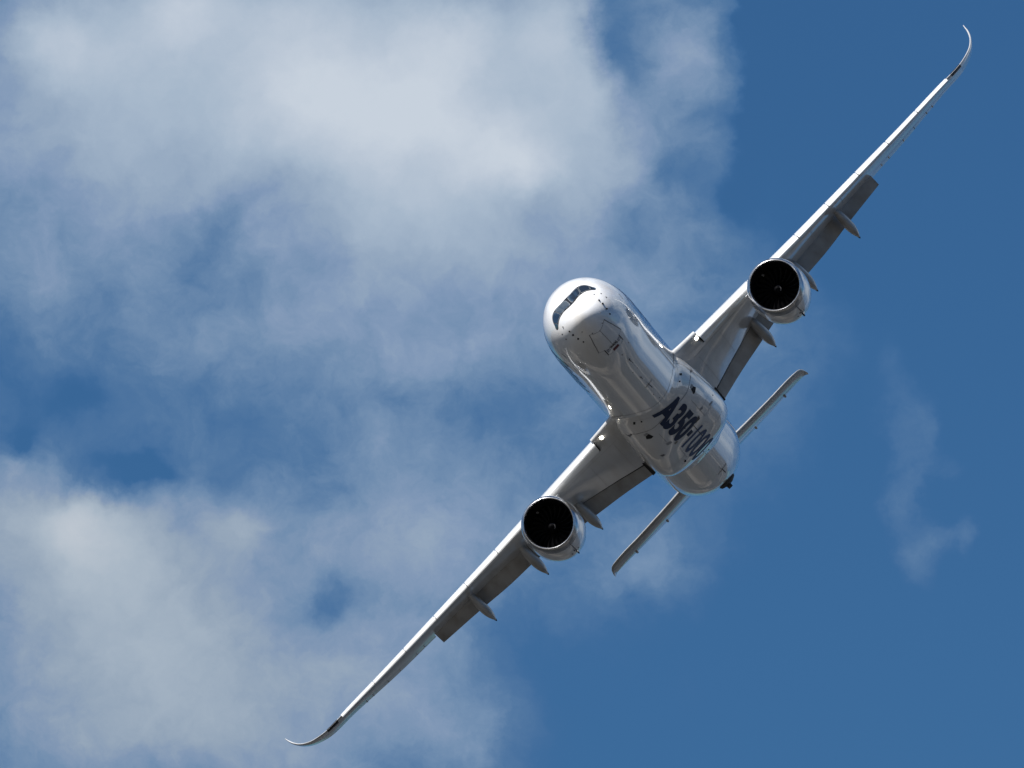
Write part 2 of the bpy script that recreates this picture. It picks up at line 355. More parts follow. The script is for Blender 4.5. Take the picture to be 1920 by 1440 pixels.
# registration, company and type lettering, painted marks
belly_text('A350', 25.15, 32.75, 1.06, -1.06, M['navy'], 0.048, 'type_lettering')
belly_poly('lettering_dash', [(32.95, .20), (33.75, .24), (33.85, -.22), (33.05, -.26)], M['navy'])
belly_text('1000', 34.25, 40.6, 1.0, -1.0, M['slate'], 0.018, 'type_lettering')
def side_text(s_, x0, x1, z0, z1, sgn, m, offset, name):
    me, w, h = text_mesh(s_, 1.0, offset)
    for v in me.vertices:
        u = v.co.x/w
        x = x0+(x1-x0)*u if sgn < 0 else x1-(x1-x0)*u
        v.co = (x, sgn*8, z0+v.co.y/h*(z1-z0))
    return lay(name, me, m, fus, FUS, None, (0, -sgn, 0), .02, .25)
for sg in (-1, 1): side_text('AIRBUS', 7.2, 17.5, -.82, 1.9, sg, M['blue'], .03, 'airline_title')

# cockpit mask and six panes, written as pairs (upper y, z | lower y, z) from the centre post outwards
MK = [(0, .99, 0, .12), (.36, .99, .27, .15), (.62, 1.03, .50, .23), (.95, 1.08, .78, .29), (1.20, 1.04, 1.0, .29), (1.43, .88, 1.22, .25),
      (1.60, .60, 1.42, .15), (1.70, .32, 1.56, .06), (1.765, .20, 1.65, -.01), (1.785, .07, 1.725, -.01)]
mk = [pchip(range(10), [r[k] for r in MK]) for k in range(4)]
def mk_pt(u, t, sgn, off):
    y = mk[0](u)*(1-t)+mk[2](u)*t; z = mk[1](u)*(1-t)+mk[3](u)*t
    return FUS.hit(Vector((-3, y*sgn, z)), Vector((1, 0, 0)), off)
def mk_grid(name, u0, u1, t0, t1, sgn, m, parent, off, nu=14, nt_=8, rounded=0.0):
    V = []; F = []
    for i in range(nu+1):
        for j in range(nt_+1):
            a, b = i/nu, j/nt_
            if rounded:          # superellipse window outline
                p, q_ = 2*a-1, 2*b-1
                k = (abs(p)**6+abs(q_)**6)**(1/6) or 1; mxx = max(abs(p), abs(q_)); f = mxx/k
                p, q_ = p*f, q_*f; a, b = (p+1)/2, (q_+1)/2
            V.append(mk_pt(u0+(u1-u0)*a, t0+(t1-t0)*b, sgn, off))
    for i in range(nu):
        for j in range(nt_): F.append((i*(nt_+1)+j, (i+1)*(nt_+1)+j, (i+1)*(nt_+1)+j+1, i*(nt_+1)+j+1))
    me = bpy.data.meshes.new(name); me.from_pydata([tuple(v) for v in V], [], F); me.update()
    return link(name, me, m, parent)
for sg in (-1, 1):
    mk_grid('cockpit_mask', 0, 9, 0, 1, sg, M['mask'], fus, .012, 40, 10)
    for u0, u1 in ((.28, 3.25), (3.55, 6.0), (6.25, 8.7)):
        mk_grid('window_seal', u0-.05, u1+.05, .07, .94, sg, M['frame'], fus, .018, 16, 10, .5); mk_grid('cockpit_window', u0, u1, .10, .91, sg, M['glass'], fus, .024, 16, 10, .5)
    # windscreen wiper parked below its pane
    w_ = [FUS.hit(Vector((-3, y*sg, z)), Vector((1, 0, 0)), .05) for y, z in ((.12, .12), (.25, .20), (.42, .24), (.60, .27))]
    loft('windscreen_wiper', [[p+Vector((0, .018*math.cos(a), .018*math.sin(a))) for a in [2*math.pi*j/8 for j in range(8)]] for p in w_], M['dark'], fus)

# nose gear doors: joints, rear leaves, stencils
def bline(pts, w, m='seam', name='panel_seam', par=None): return strip(name, [(x, y, -12) for x, y in pts], w, M[m], par or fus, BEL, (0, 0, 1))
bline([(1.45, 0), (2.4, 0), (4.15, 0)], .025, 'seam', 'gear_door_joint'); bline([(1.27, .66), (2.4, .84), (4.0, 1.0)], .04, 'seam', 'gear_door_joint'); bline([(1.27, -.68), (2.4, -.86), (4.05, -1.04)], .04, 'seam', 'gear_door_joint')
bline([(1.28, .66), (1.42, .35), (1.55, 0), (1.42, -.35), (1.28, -.66)], .03, 'seam', 'radome_joint')
bline([(4.02, 1.0), (4.06, .62)], .03); bline([(4.02, -1.02), (4.06, -.68)], .03)
bline([(4.02, .63), (5.2, .63)], .055, 'dark', 'gear_door_joint'); bline([(4.02, -.69), (5.2, -.69)], .055, 'dark', 'gear_door_joint')
bline([(5.22, .63), (5.26, -.69)], .025)
def stencil(s_, y0, y1, x0, x1, m, off=0.02, name='registration_stencil'):
    me, w, h = text_mesh(s_, 1.0, off)      # reads towards port, letter tops forward
    for v in me.vertices: v.co = (x1+(x0-x1)*v.co.y/h, y0+(y1-y0)*v.co.x/w, -12)
    return lay(name, me, m, fus, BEL, None, (0, 0, 1), .014, .2)
stencil('WWXL', .27, -.37, 4.05, 4.55, M['dark'], .03); stencil('071', .55, .32, 4.2, 4.72, M['slate']); stencil('071', -.41, -.63, 4.15, 4.68, M['slate'])
belly_poly('red_stencil', [(4.74, .20), (5.2, .20), (5.2, -.27), (4.74, -.27)], M['red'], fus)

# probes, drains and antennas
def blob(name, x, y, z, r, lx, m, par, up=(0, 0, 1)):
    c = Vector((x, y, z)); rings = []
    for i in range(7):
        t = -1+2*i/6; k = math.sqrt(max(.02, 1-t*t))
        rings.append([c+Vector((t*lx, r*k*math.cos(a), r*k*math.sin(a))) for a in [2*math.pi*j/10 for j in range(10)]])
    return loft(name, rings, M[m], par)
def on_body(y, z, x):                 # nearest body point
    best = None
    for t in BEL.t:
        h = t.find_nearest(Vector((x, y, z)))
        if h[0] is not None and (best is None or h[3] < best[1]): best = (h[0], h[3])
    return best[0]
for x, y, z, r, l in ((1.09, 1.33, -.89, .055, .16), (1.2, 1.33, -1.19, .065, .18), (1.45, 1.3, -1.55, .06, .14), (.84, .82, -1.57, .03, .06), (1.4, 1.40, -.31, .04, .10), (1.28, .42, -2.0, .035, .05), (1.8, 1.2, -1.85, .05, .1)):
    for sg in (-1, 1):
        p = on_body(sg*y, z, x); n = (p-Vector((p.x+1, 0, -.6))).normalized()
        blob('air_data_probe', p.x, p.y+sg*.02, p.z, r, l, 'seam' if r < .05 else 'dark', fus)
for sg in (-1, 1):                    # placards and ticks on the cheeks
    strip('placard', [(1.95, sg*6, -.45), (2.08, sg*6, -.9)], .16, M['seam'], fus, FUS, (0, -sg, 0))
    strip('door_mark', [(5.0, sg*6, -.6), (5.35, sg*6, -.95)], .07, M['dark'], fus, FUS, (0, -sg, 0))
for x, y, r in ((7.1, -.02, .07), (9.2, -.18, .10), (10.5, -.2, .055), (12.45, .2, .06), (12.5, -.21, .05), (15.0, 0, .08), (20.9, .1, .06), (22.8, -.07, .06), (6.7, -.84, .06), (43.2, -.33, .08)):
    p = BEL.hit(Vector((x, y, -12)), Vector((0, 0, 1)), 0); blob('drain_port', p.x, p.y, p.z, r*.6, r*1.0, 'seam', fus if x < 25 else fair)
def blade(x, y, h, l, m='seam', name='blade_antenna', par=None, w=.03):
    p = BEL.hit(Vector((x, y, -12)), Vector((0, 0, 1)), -.02); rings = []
    for k, (dx, ll) in enumerate(((0, l), (.12*l, l*.85), (.35*l, l*.5))):
        rings.append([Vector((p.x+dx+ll/2*math.cos(a), p.y+w*math.sin(a), p.z-h*k/2)) for a in [2*math.pi*j/16 for j in range(16)]])
    return loft(name, rings, M[m], par or fus)
blade(17.9, -.1, .30, .45, 'seam'); blade(50.7, -.2, .30, .45, 'seam', w=.04); blade(14.9, 0.0, .15, .3, 'seam'); blade(9.2, -.15, .2, .3, 'seam')
strip('antenna_base', [(17.8, -.45, -12), (18.0, .2, -12)], .10, M['seam2'], fus, BEL, (0, 0, 1)); strip('antenna_base', [(50.6, -.65, -12), (50.9, .25, -12)], .14, M['seam2'], fus, BEL, (0, 0, 1))

# fairing joints
bline([(26.6, 2.86), (25.0, 2.72), (23.9, 2.4), (23.35, 1.9), (23.2, 1.4), (23.45, .8), (23.6, 0), (23.45, -.8), (23.2, -1.4), (23.35, -1.9), (23.9, -2.4), (25.0, -2.72), (26.6, -2.86)], .06, 'seam', 'fairing_joint')
bline([(28.6, 2.98), (27.7, 2.75), (27.35, 2.3), (27.3, 1.6), (27.0, .9), (26.95, 0), (27.0, -.9), (27.3, -1.6), (27.35, -2.3), (27.7, -2.75), (28.6, -2.98)], .06, 'seam', 'fairing_joint', fair)
for l in ([(28.6, -1.5), (31.4, -1.5), (31.5, -2.5)], [(33.2, -2.6), (33.2, -1.4)], [(31.5, -1.5), (33.2, -1.5)], [(36.8, -2.6), (36.8, -1.1)], [(28.6, 1.5), (31, 1.5)], [(36.8, 2.6), (36.8, 1.1)], [(34.2, 1.1), (37.6, 1.15)], [(24.9, 2.5), (25.4, 1.2)], [(24.9, -2.5), (25.4, -1.2)], [(41.2, -2.4), (41.4, 0), (41.2, 2.4)]):
    bline(l, .03, 'seam2', 'fairing_joint', fair)
bline([(32.75, -.52), (36.6, -.53)], .05, 'dark', 'gear_door_joint', fair); bline([(38.9, .1), (39.45, -.44)], .11, 'dark', 'gear_door_joint', fair)
for sg in (-1, 1):
    belly_poly('ram_air_inlet', [(27.85, sg*1.98), (28.55, sg*1.86), (28.75, sg*2.05), (28.6, sg*2.3), (28.1, sg*2.22)], M['dark'])
    belly_poly('inlet_ramp', [(27.55, sg*2.02), (27.84, sg*1.98), (28.08, sg*2.24), (27.75, sg*2.26)], M['seam2'])
    bline([(25.4, sg*2.1), (25.9, sg*2.22)], .10, 'dark', 'placard', fair)
    p = BEL.hit(Vector((25.57, sg*1.78, -12)), Vector((0, 0, 1)), 0); blob('drain_port', p.x, p.y, p.z, .06, .12, 'dark', fair)
M['tan'] = mat('tan_stain', (.17, .15, .12), .5); M['brown'] = mat('outlet_soot', (.035, .03, .028), .5)
belly_poly('air_outlet', [(31.95, -.82), (32.7, -.70), (32.75, -1.12), (32.1, -1.22)], M['brown']); belly_poly('air_outlet', [(32.3, 1.2), (32.75, 1.15), (32.75, .92), (32.35, .95)], M['tan'])
belly_poly('air_outlet', [(31.1, 1.62), (31.7, 1.58), (31.9, 1.25), (31.3, 1.28)], M['seam2']); belly_poly('air_outlet', [(32.7, 2.4), (33.2, 2.3), (33.2, 2.1), (32.8, 2.15)], M['seam'])
belly_poly('placard', [(31.2, -1.5), (31.6, -1.45), (31.8, -1.72), (31.4, -1.78)], M['seam2']); belly_poly('placard', [(32.6, -2.2), (32.85, -2.15), (33.1, -2.45), (32.9, -2.5)], M['seam2'])
for x, y, r in ((31.6, .02, .07), (38.1, 1.38, .11), (32.9, -2.8, .05)):
    p = BEL.hit(Vector((x, y, -12)), Vector((0, 0, 1)), 0); blob('drain_port', p.x, p.y, p.z, r*.8, r*1.6, 'dark', fair)

# tail bumper under the rear fuselage
rings = []
for x, w, z1 in ((55.0, .30, .05), (55.5, .66, .16), (56.2, .74, .22), (56.8, .70, .24), (57.4, .5, .1)):
    zb = f_zb(math.sqrt(x)) + .10
    rings.append([Vector((x, yy, zz)) for yy, zz in ((-w, zb+.08), (-w*.8, zb-z1*.6), (-w*.35, zb-z1-.05), (w*.25, zb-z1-.08), (w*.85, zb-z1*.7), (w, zb+.08), (0, zb+.3))])
bump = loft('tail_bumper', rings, M['rubber'], fus, smooth_=False)
rings = [[Vector((x, .12+yy, zz)) for yy, zz in ((-w, zt_), (-w*.8, zb_), (w*.8, zb_), (w, zt_))] for x, w, zt_, zb_ in ((55.8, .14, -2.7, -2.80), (56.1, .20, -2.6, -3.00), (56.6, .20, -2.5, -3.02), (57.0, .14, -2.4, -2.7))]
loft('skid_shoe', rings, M['rubber'], bump, smooth_=False)
# auxiliary power unit exhaust


# ------------------------------------------------------------------ wings
WT = [(0, 25.7, -.50, 41.2, -2.75), (2, 27.0, -.56, 41.1, -2.42), (3, 27.8, -.49, 41.05, -2.16), (5.5, 29.5, -.24, 41.2, -1.26), (8.5, 31.5, .06, 41.38, -.30), (12, 33.9, .47, 41.85, .52),
      (14, 35.3, .72, 42.7, .92), (17, 37.4, 1.15, 44.0, 1.44), (20, 39.5, 1.60, 45.3, 1.88), (24, 42.35, 2.22, 46.95, 2.40), (28, 45.2, 2.88, 48.6, 3.07), (30, 46.9, 3.27, 49.8, 3.42),
      (31.2, 48.3, 3.82, 50.6, 3.96), (31.9, 49.7, 4.53, 51.3, 4.62), (32.3, 51.0, 5.40, 51.95, 5.45), (32.42, 51.75, 6.05, 52.1, 6.07)]
ys_w = [r[0] for r in WT]
w_xl, w_zl, w_xt, w_zt = (pchip(ys_w, [r[k] for r in WT]) for k in (1, 2, 3, 4))
THK = pchip([0, 3, 9, 20, 30, 32, 32.5], [.145, .14, .118, .10, .10, .16, .30])      # thickness / chord
def foil(s):                          # lower and upper offset over chord for unit thickness
    up = 1.55*(0.2969*math.sqrt(s)-0.126*s-0.3516*s*s+0.2843*s**3-0.1015*s**4)*2.0
    lo = 1.55*(0.2969*math.sqrt(s)-0.126*s-0.3516*s*s+0.2843*s**3-0.1036*s**4)*2.0
    lo = lo*(1.0 - 0.42*s**2)
    return up*0.98, lo*1.02
def wing_frame(y):
    """local origin at the leading edge, chord vector, thickness normal (banked with the span)"""
    e = 0.15
    a = Vector((0, max(y-e, 0), w_zl(max(y-e, 0)))); b = Vector((0, min(y+e, 32.42), w_zl(min(y+e, 32.42))))
    t = (b-a).normalized() if (b-a).length > 1e-6 else Vector((0, 0, 1))
    n = Vector((0, -t.z, t.y))
    return Vector((w_xl(y), y, w_zl(y))), Vector((w_xt(y)-w_xl(y), 0, w_zt(y)-w_zl(y))), n
def wp(y, s, side, off=0.0, sgn=1):   # side -1 lower, +1 upper
    o, c, n = wing_frame(y); u, l = foil(min(max(s, 0), 1)); ch = c.length; tk = THK(y)
    k = (u if side > 0 else -l)*tk*ch
    v = o + c*s + n*(k + side*off)
    return Vector((v.x, v.y*sgn, v.z))
SLATS = [(4.85, 9.7), (11.25, 14.1), (14.16, 17.0), (17.06, 19.9), (19.96, 22.8), (22.86, 25.7), (25.76, 28.75)]
def wpr(y, s, side, off=0.0, sgn=1):
    v = wp(y, s, side, off, sgn)
    if s < 0.14 and any(a <= y <= b for a, b in SLATS):
        ch = w_xt(y)-w_xl(y); k = (1-s/0.14)**2
        v = Vector((v.x+0.075*ch*k, v.y, v.z-0.012*ch*k))
    return v
def spaces(a, b, n): return [a+(b-a)*i/n for i in range(n+1)]
def chordS(a, b, n): return [a+(b-a)*(0.5-0.5*math.cos(math.pi*i/n)) for i in range(n+1)]
flapTE = pchip([3, 5.6, 7.7, 9.3, 13, 15, 17.5, 20.7], [-2.18, -1.57, -1.18, -.86, -.09, .22, .74, 1.34])
S_H = 0.765
def build_wing(sgn):
    ys = sorted([1.0, 2.0] + spaces(3, 20.72, 36) + [4.84, 4.86, 9.69, 9.71, 11.24, 11.26])
    lo_s = [s for s in chordS(0, 1, 44) if s <= S_H-0.01] + [S_H]
    up_s = [s for s in chordS(0, 1, 44) if s <= 0.85] + [0.86]
    rings = []
    for y in ys:
        r = [wpr(y, s, 1, 0, sgn) for s in reversed(up_s)] + [wpr(y, s, -1, 0, sgn) for s in lo_s[1:]]
        # cove: in from the lower hinge edge up to the spoiler trailing edge
        a, b = wp(y, S_H, -1, 0, sgn), wp(y, .86, 1, 0, sgn); g = wp(y, S_H-.02, 1, 0, sgn)
        inn = g + (a-g)*0.15
        r += [a + (inn-a)*0.5, inn, b + Vector((0, 0, -.03))]
        rings.append(r)
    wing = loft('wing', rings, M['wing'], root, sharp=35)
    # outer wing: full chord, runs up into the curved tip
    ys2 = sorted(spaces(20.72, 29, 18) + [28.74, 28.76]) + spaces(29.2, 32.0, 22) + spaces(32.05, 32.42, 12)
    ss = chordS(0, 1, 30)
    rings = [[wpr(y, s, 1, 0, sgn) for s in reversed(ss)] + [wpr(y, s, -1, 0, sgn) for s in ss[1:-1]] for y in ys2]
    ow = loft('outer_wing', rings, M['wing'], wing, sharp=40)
    # slats: shell wrapped round the leading edge
    for i, (a, b) in enumerate(SLATS):
        ins = i == 0
        rings = []
        for y in spaces(a, b, 12):
            o, c, n = wing_frame(y); ch = c.length
            sl = 0.10 if ins else 0.13 + 0.05*(y-11)/18; su = 0.17
            off = 0.03; dv = Vector((-0.05, 0, 0.16 if ins else 0.10))*min(1, ch/8); piv = wp(y, 0.165, 1, 0, sgn); dr = rad(15)
            outer = [wp(y, s, 1, off, sgn)+dv for s in reversed(chordS(0.0, su, 12))] + [wp(y, s, -1, off, sgn)+dv for s in chordS(0, sl, 12)[1:]]
            inner = [wp(y, s, -1, 0.012, sgn)+dv for s in reversed(chordS(0.004, sl, 8))] + [wp(y, s, 1, 0.012, sgn)+dv for s in chordS(0.004, su, 8)[1:]]
            def droop(p):
                q_ = p-piv; return piv + Vector((q_.x*math.cos(dr)-q_.z*math.sin(dr), q_.y, q_.x*math.sin(dr) + q_.z*math.cos(dr)))
            rings.append([droop(p) for p in outer+inner])
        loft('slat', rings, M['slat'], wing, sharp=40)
    # dark strip painting the shade at the inboard slat's open end
    loft('slat_end_shade', [[wp(y, s, -1, .06 + .05*math.sin(math.pi*min(1, s/.11)), sgn) + Vector((-.05, 0, .02)) for s in spaces(.012, .115, 8)] for y in (4.74, 4.80, 4.88)], M['dark'], wing, closed=False, cap=False, smooth_=False)
    # flaps
    for (a, b, nm) in ((3.42, 11.12, 'inboard'), (11.28, 20.66, 'outboard')):
        rings = []
        for y in spaces(a, b, 16):
            A = wp(y, S_H+.032, -1, 0, sgn); ch = wing_frame(y)[1].length
            T = Vector((w_xt(y), y*sgn, flapTE(y)))
            c = T-A; cl = c.length; n = Vector((-c.z, 0, c.x)).normalized()
            if n.z < 0: n = -n
            A = A + n*0.05*cl
            c = T-A
            r = []
            for s in reversed(chordS(0, 1, 14)): r.append(A + c*s + n*cl*0.16*(math.sqrt(s)*(1-s)*1.3+0.02*(1-s)))
            for s in chordS(0, 1, 14)[1:-1]: r.append(A + c*s - n*cl*0.075*(math.sqrt(s)*(1-s)*1.5))
            rings.append(r)
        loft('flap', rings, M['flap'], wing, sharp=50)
    rings = [[wp(y, S_H-.004, -1, -.06, sgn), wp(y, S_H+.036, -1, -.05, sgn), wp(y, S_H+.036, -1, -.12, sgn), wp(y, S_H-.004, -1, -.12, sgn)] for y in spaces(3.15, 20.7, 40)]
    loft('flap_gap_shade', rings, M['dark'], wing, smooth_=False)  # dark strip laid in the flap gap, standing in for its shade
    y = 3.3; A = wp(y, S_H-.03, -1, 0, sgn); T = Vector((w_xt(y)+.12, y*sgn, flapTE(y)-.02)); s_ = Vector((0, .12*sgn, 0))
    up_ = Vector((0, 0, .55)); loft('flap_root_seal', [[p-s_, p+s_, p+s_+up_*k, p-s_+up_*k] for p, k in ((A, 1), (A.lerp(T, .5), 1), (T, .15))], M['dark'], wing, smooth_=False)
    # flap track fairings
    for (y, x1, z1, k) in ((8.2, 42.35, -1.86, 1.0), (12.75, 43.2, -1.12, .96), (17.25, 45.2, -.27, .9)):
        xa = w_xt(y) - 3.5*k; c_ = wing_frame(y)[1]; s0 = (xa-w_xl(y))/(w_xt(y)-w_xl(y))
        p0 = wp(y, s0, -1, 0, sgn); p1 = Vector((x1, y*sgn, z1)); rings = []
        for i in range(25):
            t = i/24; p = p0.lerp(p1, t)
            if t < 0.5: bul = math.sqrt(max(0, 1-.8*((0.5-t)/0.5)**2.2)) * min(1, .5+t*12)
            else: bul = (1-((t-0.5)/0.5)**1.7)
            w = max(.36*k*bul, .012); h = max(.50*k*bul, .012)
            zz = p.z - 0.10*math.sin(math.pi*t)
            rings.append([Vector((p.x, p.y + w*math.cos(a), zz + h*math.sin(a))) for a in [2*math.pi*j/28 for j in range(28)]])
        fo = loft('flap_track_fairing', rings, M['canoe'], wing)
        tip = [[Vector((p1.x+dx, p1.y+rr*math.cos(a), p1.z+dz+rr*math.sin(a))) for a in [2*math.pi*j/12 for j in range(12)]] for dx, dz, rr in ((-.22, .07, .085), (0, 0, .05), (.14, -.03, .01))]
        loft('static_tip', tip, M['dark'], fo)
    # actuator blisters and drain openings under the ailerons
    for y, s in ((21.7, .80), (22.4, .83), (23.9, .80), (26.3, .80), (26.9, .84)):
        p = wp(y, s, -1, 0, sgn); rings = []
        for i in range(9):
            t = i/8; b = math.sin(math.pi*t)**.7 + .03
            rings.append([Vector((p.x-.45+1.0*t, p.y+.055*b*math.cos(a), p.z+.055*b*math.sin(a))) for a in [2*math.pi*j/12 for j in range(12)]])
        loft('aileron_actuator', rings, M['canoe'], ow)
    wb = Surf(bvh_of(wing)); wb2 = Surf(bvh_of(ow))
    # seams on the underside
    def seam(y0, s0, y1, s1, w, sf, par, m='seam'):
        pts = []
        for i in range(13):
            t = i/12; v = wp(y0+(y1-y0)*t, s0+(s1-s0)*t, -1, 0, sgn); pts.append((v.x, v.y, v.z-1.5))
        strip('panel_seam', pts, w, M[m], par, sf, (0, 0, 1), .008)
    seam(3.6, .16, 28.0*.72, .20, .035, wb, wing, 'seam2'); seam(20.9, .20, 29, .22, .03, wb2, ow, 'seam2')
    seam(20.9, .72, 29.3, .72, .045, wb2, ow)
    for y in (25.0,): seam(y, .72, y, .99, .05, wb2, ow)
    for y in (3.9, 6.0, 9.2, 12.2, 15.0, 18.0): seam(y, .20, y, .74, .025, wb, wing, 'seam2')
    # landing light set in the root leading edge
    p = wp(4.62 if sgn < 0 else 4.15, 0.032, -1, 0.0, sgn)
    bpy_l = [[Vector((p.x-.03+dx, p.y+rr*math.cos(a)*1.0, p.z+rr*math.sin(a)*0.9+.05)) for a in [2*math.pi*j/20 for j in range(20)]] for dx, rr in ((.12, .15), (0, .14), (-.07, .11), (-.10, .03))]
    loft('landing_light', bpy_l, M['lamp'], wing)
    # dark patch on the leading edge where the tip starts to curve
    rings = []
    for y in spaces(29.15, 30.1, 10):
        rings.append([wp(y, s, 1, .02, sgn) for s in reversed(chordS(0, .05, 5))] + [wp(y, s, -1, .02, sgn) for s in chordS(0, .17, 8)[1:]])
    loft('wingtip_dark_patch', rings, M['mask'], ow, closed=False, cap=False)
    return wing
wings = [build_wing(-1), build_wing(1)]
wings[0]['label'] = 'left wing, pointing to the top right of the photo'; wings[1]['label'] = 'right wing, pointing to the bottom left of the photo'

# ------------------------------------------------------------------ engines
def revolve(name, prof, m, parent, cx, cy, cz, n=96, sharp=40, squash=1.0):
    rings = [[Vector((cx+x, cy+r*math.cos(a), cz+r*math.sin(a)*squash)) for a in [2*math.pi*j/n for j in range(n)]] for x, r in prof]
    return loft(name, rings, m, parent, cap=False, sharp=sharp)
EX, EY, EZ = 28.3, 10.556, -2.17
def build_engine(sgn):
    cy = EY*sgn
    out = [(.78, 1.896), (1.2, 1.925), (1.9, 1.95), (2.8, 1.95), (3.7, 1.89), (4.6, 1.76), (5.4, 1.58), (5.7, 1.50), (5.72, 1.47), (5.3, 1.44), (4.2, 1.42)]
    eng = revolve('engine', out, M['cowl'], root, EX, cy, EZ)
    lip = [(.78, 1.893), (.6, 1.872), (.42, 1.846), (.28, 1.815), (.15, 1.775), (.06, 1.73), (.015, 1.69), (0, 1.655), (.015, 1.625), (.06, 1.595), (.15, 1.567), (.26, 1.553)]
    lo = revolve('inlet_lip', lip, M['lip'], eng, EX, cy, EZ)
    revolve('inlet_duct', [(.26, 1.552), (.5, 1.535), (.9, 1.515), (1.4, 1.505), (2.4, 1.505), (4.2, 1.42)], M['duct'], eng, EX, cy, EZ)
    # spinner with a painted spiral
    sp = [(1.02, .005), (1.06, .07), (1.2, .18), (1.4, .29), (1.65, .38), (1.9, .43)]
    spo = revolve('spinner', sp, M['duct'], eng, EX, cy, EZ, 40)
    V = []; F = []
    for i in range(30):
        t = i/29; a = t*4.6; r0 = .07+.20*t; xx = 1.05+ r0*1.05 - .02
        for dr in (-.017, .017):
            V.append((EX+xx-.02+dr*.9, cy+(r0+dr)*math.cos(a), EZ+(r0+dr)*math.sin(a)))
    for i in range(29): F.append((2*i, 2*i+1, 2*i+3, 2*i+2))
    me = bpy.data.meshes.new('spinner_spiral'); me.from_pydata(V, [], F); link('spinner_spiral', me, M['seam'], spo, False)
    # fan: 22 wide swept blades
    bm = bmesh.new()
    for k in range(22):
        a0 = 2*math.pi*k/22; rows = []
        for i in range(10):
            t = i/9; r = .40+1.09*t; swp = .20*math.sin(math.pi*t*.9)-.05*t; tw = rad(28+35*t); cw = .21+.12*t
            row = []
            for e in (-1, 0, 1):
                ang = a0+swp/max(r, .4)*.6 + e*cw*math.cos(rad(90)-tw+rad(10))/r*.9*.55
                row.append(bm.verts.new((EX+1.75+e*cw*.55*math.cos(tw)+.03*abs(e), cy+r*math.cos(ang), EZ+r*math.sin(ang))))
            rows.append(row)
        for i in range(9):
            for e in range(2): bm.faces.new((rows[i][e], rows[i][e+1], rows[i+1][e+1], rows[i+1][e]))
    me = bpy.data.meshes.new('fan_blades'); bm.to_mesh(me); bm.free(); link('fan_blades', me, M['fan'], eng)
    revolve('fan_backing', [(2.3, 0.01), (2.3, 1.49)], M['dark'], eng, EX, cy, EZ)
    revolve('core_nozzle', [(4.2, 1.15), (5.4, 1.10), (6.6, .86), (7.3, .66), (7.28, .62), (6.6, .6)], M['exh'], eng, EX, cy, EZ)
    revolve('exhaust_cone', [(6.4, .50), (7.2, .40), (8.0, .18), (8.3, .01)], M['exh'], eng, EX, cy, EZ)
    # pylon
    rings = []
    for x, zt_, zb_, w in ((29.9, -.12, -.6, .05), (30.8, .12, -.8, .26), (32.4, .30, -.9, .34), (34, .15, -1.0, .36), (36, .1, -1.3, .34), (37.5, .1, -1.2, .28), (39.2, .0, -.5, .16), (40.2, .0, -.15, .04)):
        zc, h = (zt_+zb_)/2, (zt_-zb_)/2
        rings.append([Vector((x, cy+w*math.copysign(abs(math.cos(a))**.6, math.cos(a)), zc+h*math.copysign(abs(math.sin(a))**.6, math.sin(a)))) for a in [2*math.pi*j/24 for j in range(24)]])
    loft('pylon', rings, M['wing'], eng)
    # cowl joints, strake, lower vents
    eb = Surf(bvh_of(eng))
    def cpt(xr, deg):                 # deg measured from the bottom centre towards starboard
        a = rad(deg); return Vector((EX+xr, cy+2.6*math.sin(a), EZ-2.6*math.cos(a))), Vector((0, -math.sin(a), math.cos(a)))
    def ring_patch(name, x0, x1, d0, d1, m, off=.01):
        V = []; F = []; nx, nd = max(2, int((x1-x0)/.15)), max(2, int(abs(d1-d0)/3))
        for i in range(nx+1):
            for j in range(nd+1):
                o, d = cpt(x0+(x1-x0)*i/nx, d0+(d1-d0)*j/nd); V.append(eb.hit(o, d, off) or o)
        for i in range(nx):
            for j in range(nd): F.append((i*(nd+1)+j, i*(nd+1)+j+1, (i+1)*(nd+1)+j+1, (i+1)*(nd+1)+j))
        me = bpy.data.meshes.new(name); me.from_pydata([tuple(v) for v in V], [], F); link(name, me, m, eng)
    ring_patch('cowl_joint', 2.05, 2.085, -178, 178, M['seam2']); ring_patch('cowl_joint', 3.75, 3.78, -178, 178, M['seam2'])
    ring_patch('cowl_joint', .5, 5.3, -.6, .6, M['seam'])
    ring_patch('cooling_vent', 2.25, 2.55, 1.5, 4.5, M['dark']); ring_patch('cooling_vent', 2.45, 2.9, -7, -5.6, M['dark']); ring_patch('cooling_vent', 2.7, 3.0, 9, 11, M['dark'])
    # drain mast under the cowl
    rings = [[Vector((EX+3.0+ax+l*math.cos(a), cy+.05*math.sin(a)*(1 if l > .05 else .3), EZ-1.90-z)) for a in [2*math.pi*j/14 for j in range(14)]] for ax, l, z in ((0, .34, 0), (.08, .26, .12), (.16, .18, .22), (.2, .02, .24))]
    loft('drain_mast', rings, M['dark'], eng)
    # strake on the inboard shoulder
    a = rad(128)*(-sgn); ny, nz = math.sin(a), -math.cos(a)
    V = []
    for t in (-.02, .02):
        for x, r in ((1.3, 1.9), (2.9, 1.93), (2.9, 2.32), (2.3, 2.24)):
            V.append((EX+x, cy+ny*r+nz*t, EZ+nz*r-ny*t))
    me = from_pydata('strake', V, [(0, 1, 2, 3), (7, 6, 5, 4), (0, 4, 5, 1), (1, 5, 6, 2), (2, 6, 7, 3), (3, 7, 4, 0)]); link('strake', me, M['cowl'], eng, False)
    return eng
engs = [build_engine(-1), build_engine(1)]
engs[0]['label'] = 'engine under the left wing, the upper right one in the photo'; engs[1]['label'] = 'engine under the right wing, the lower left one in the photo'

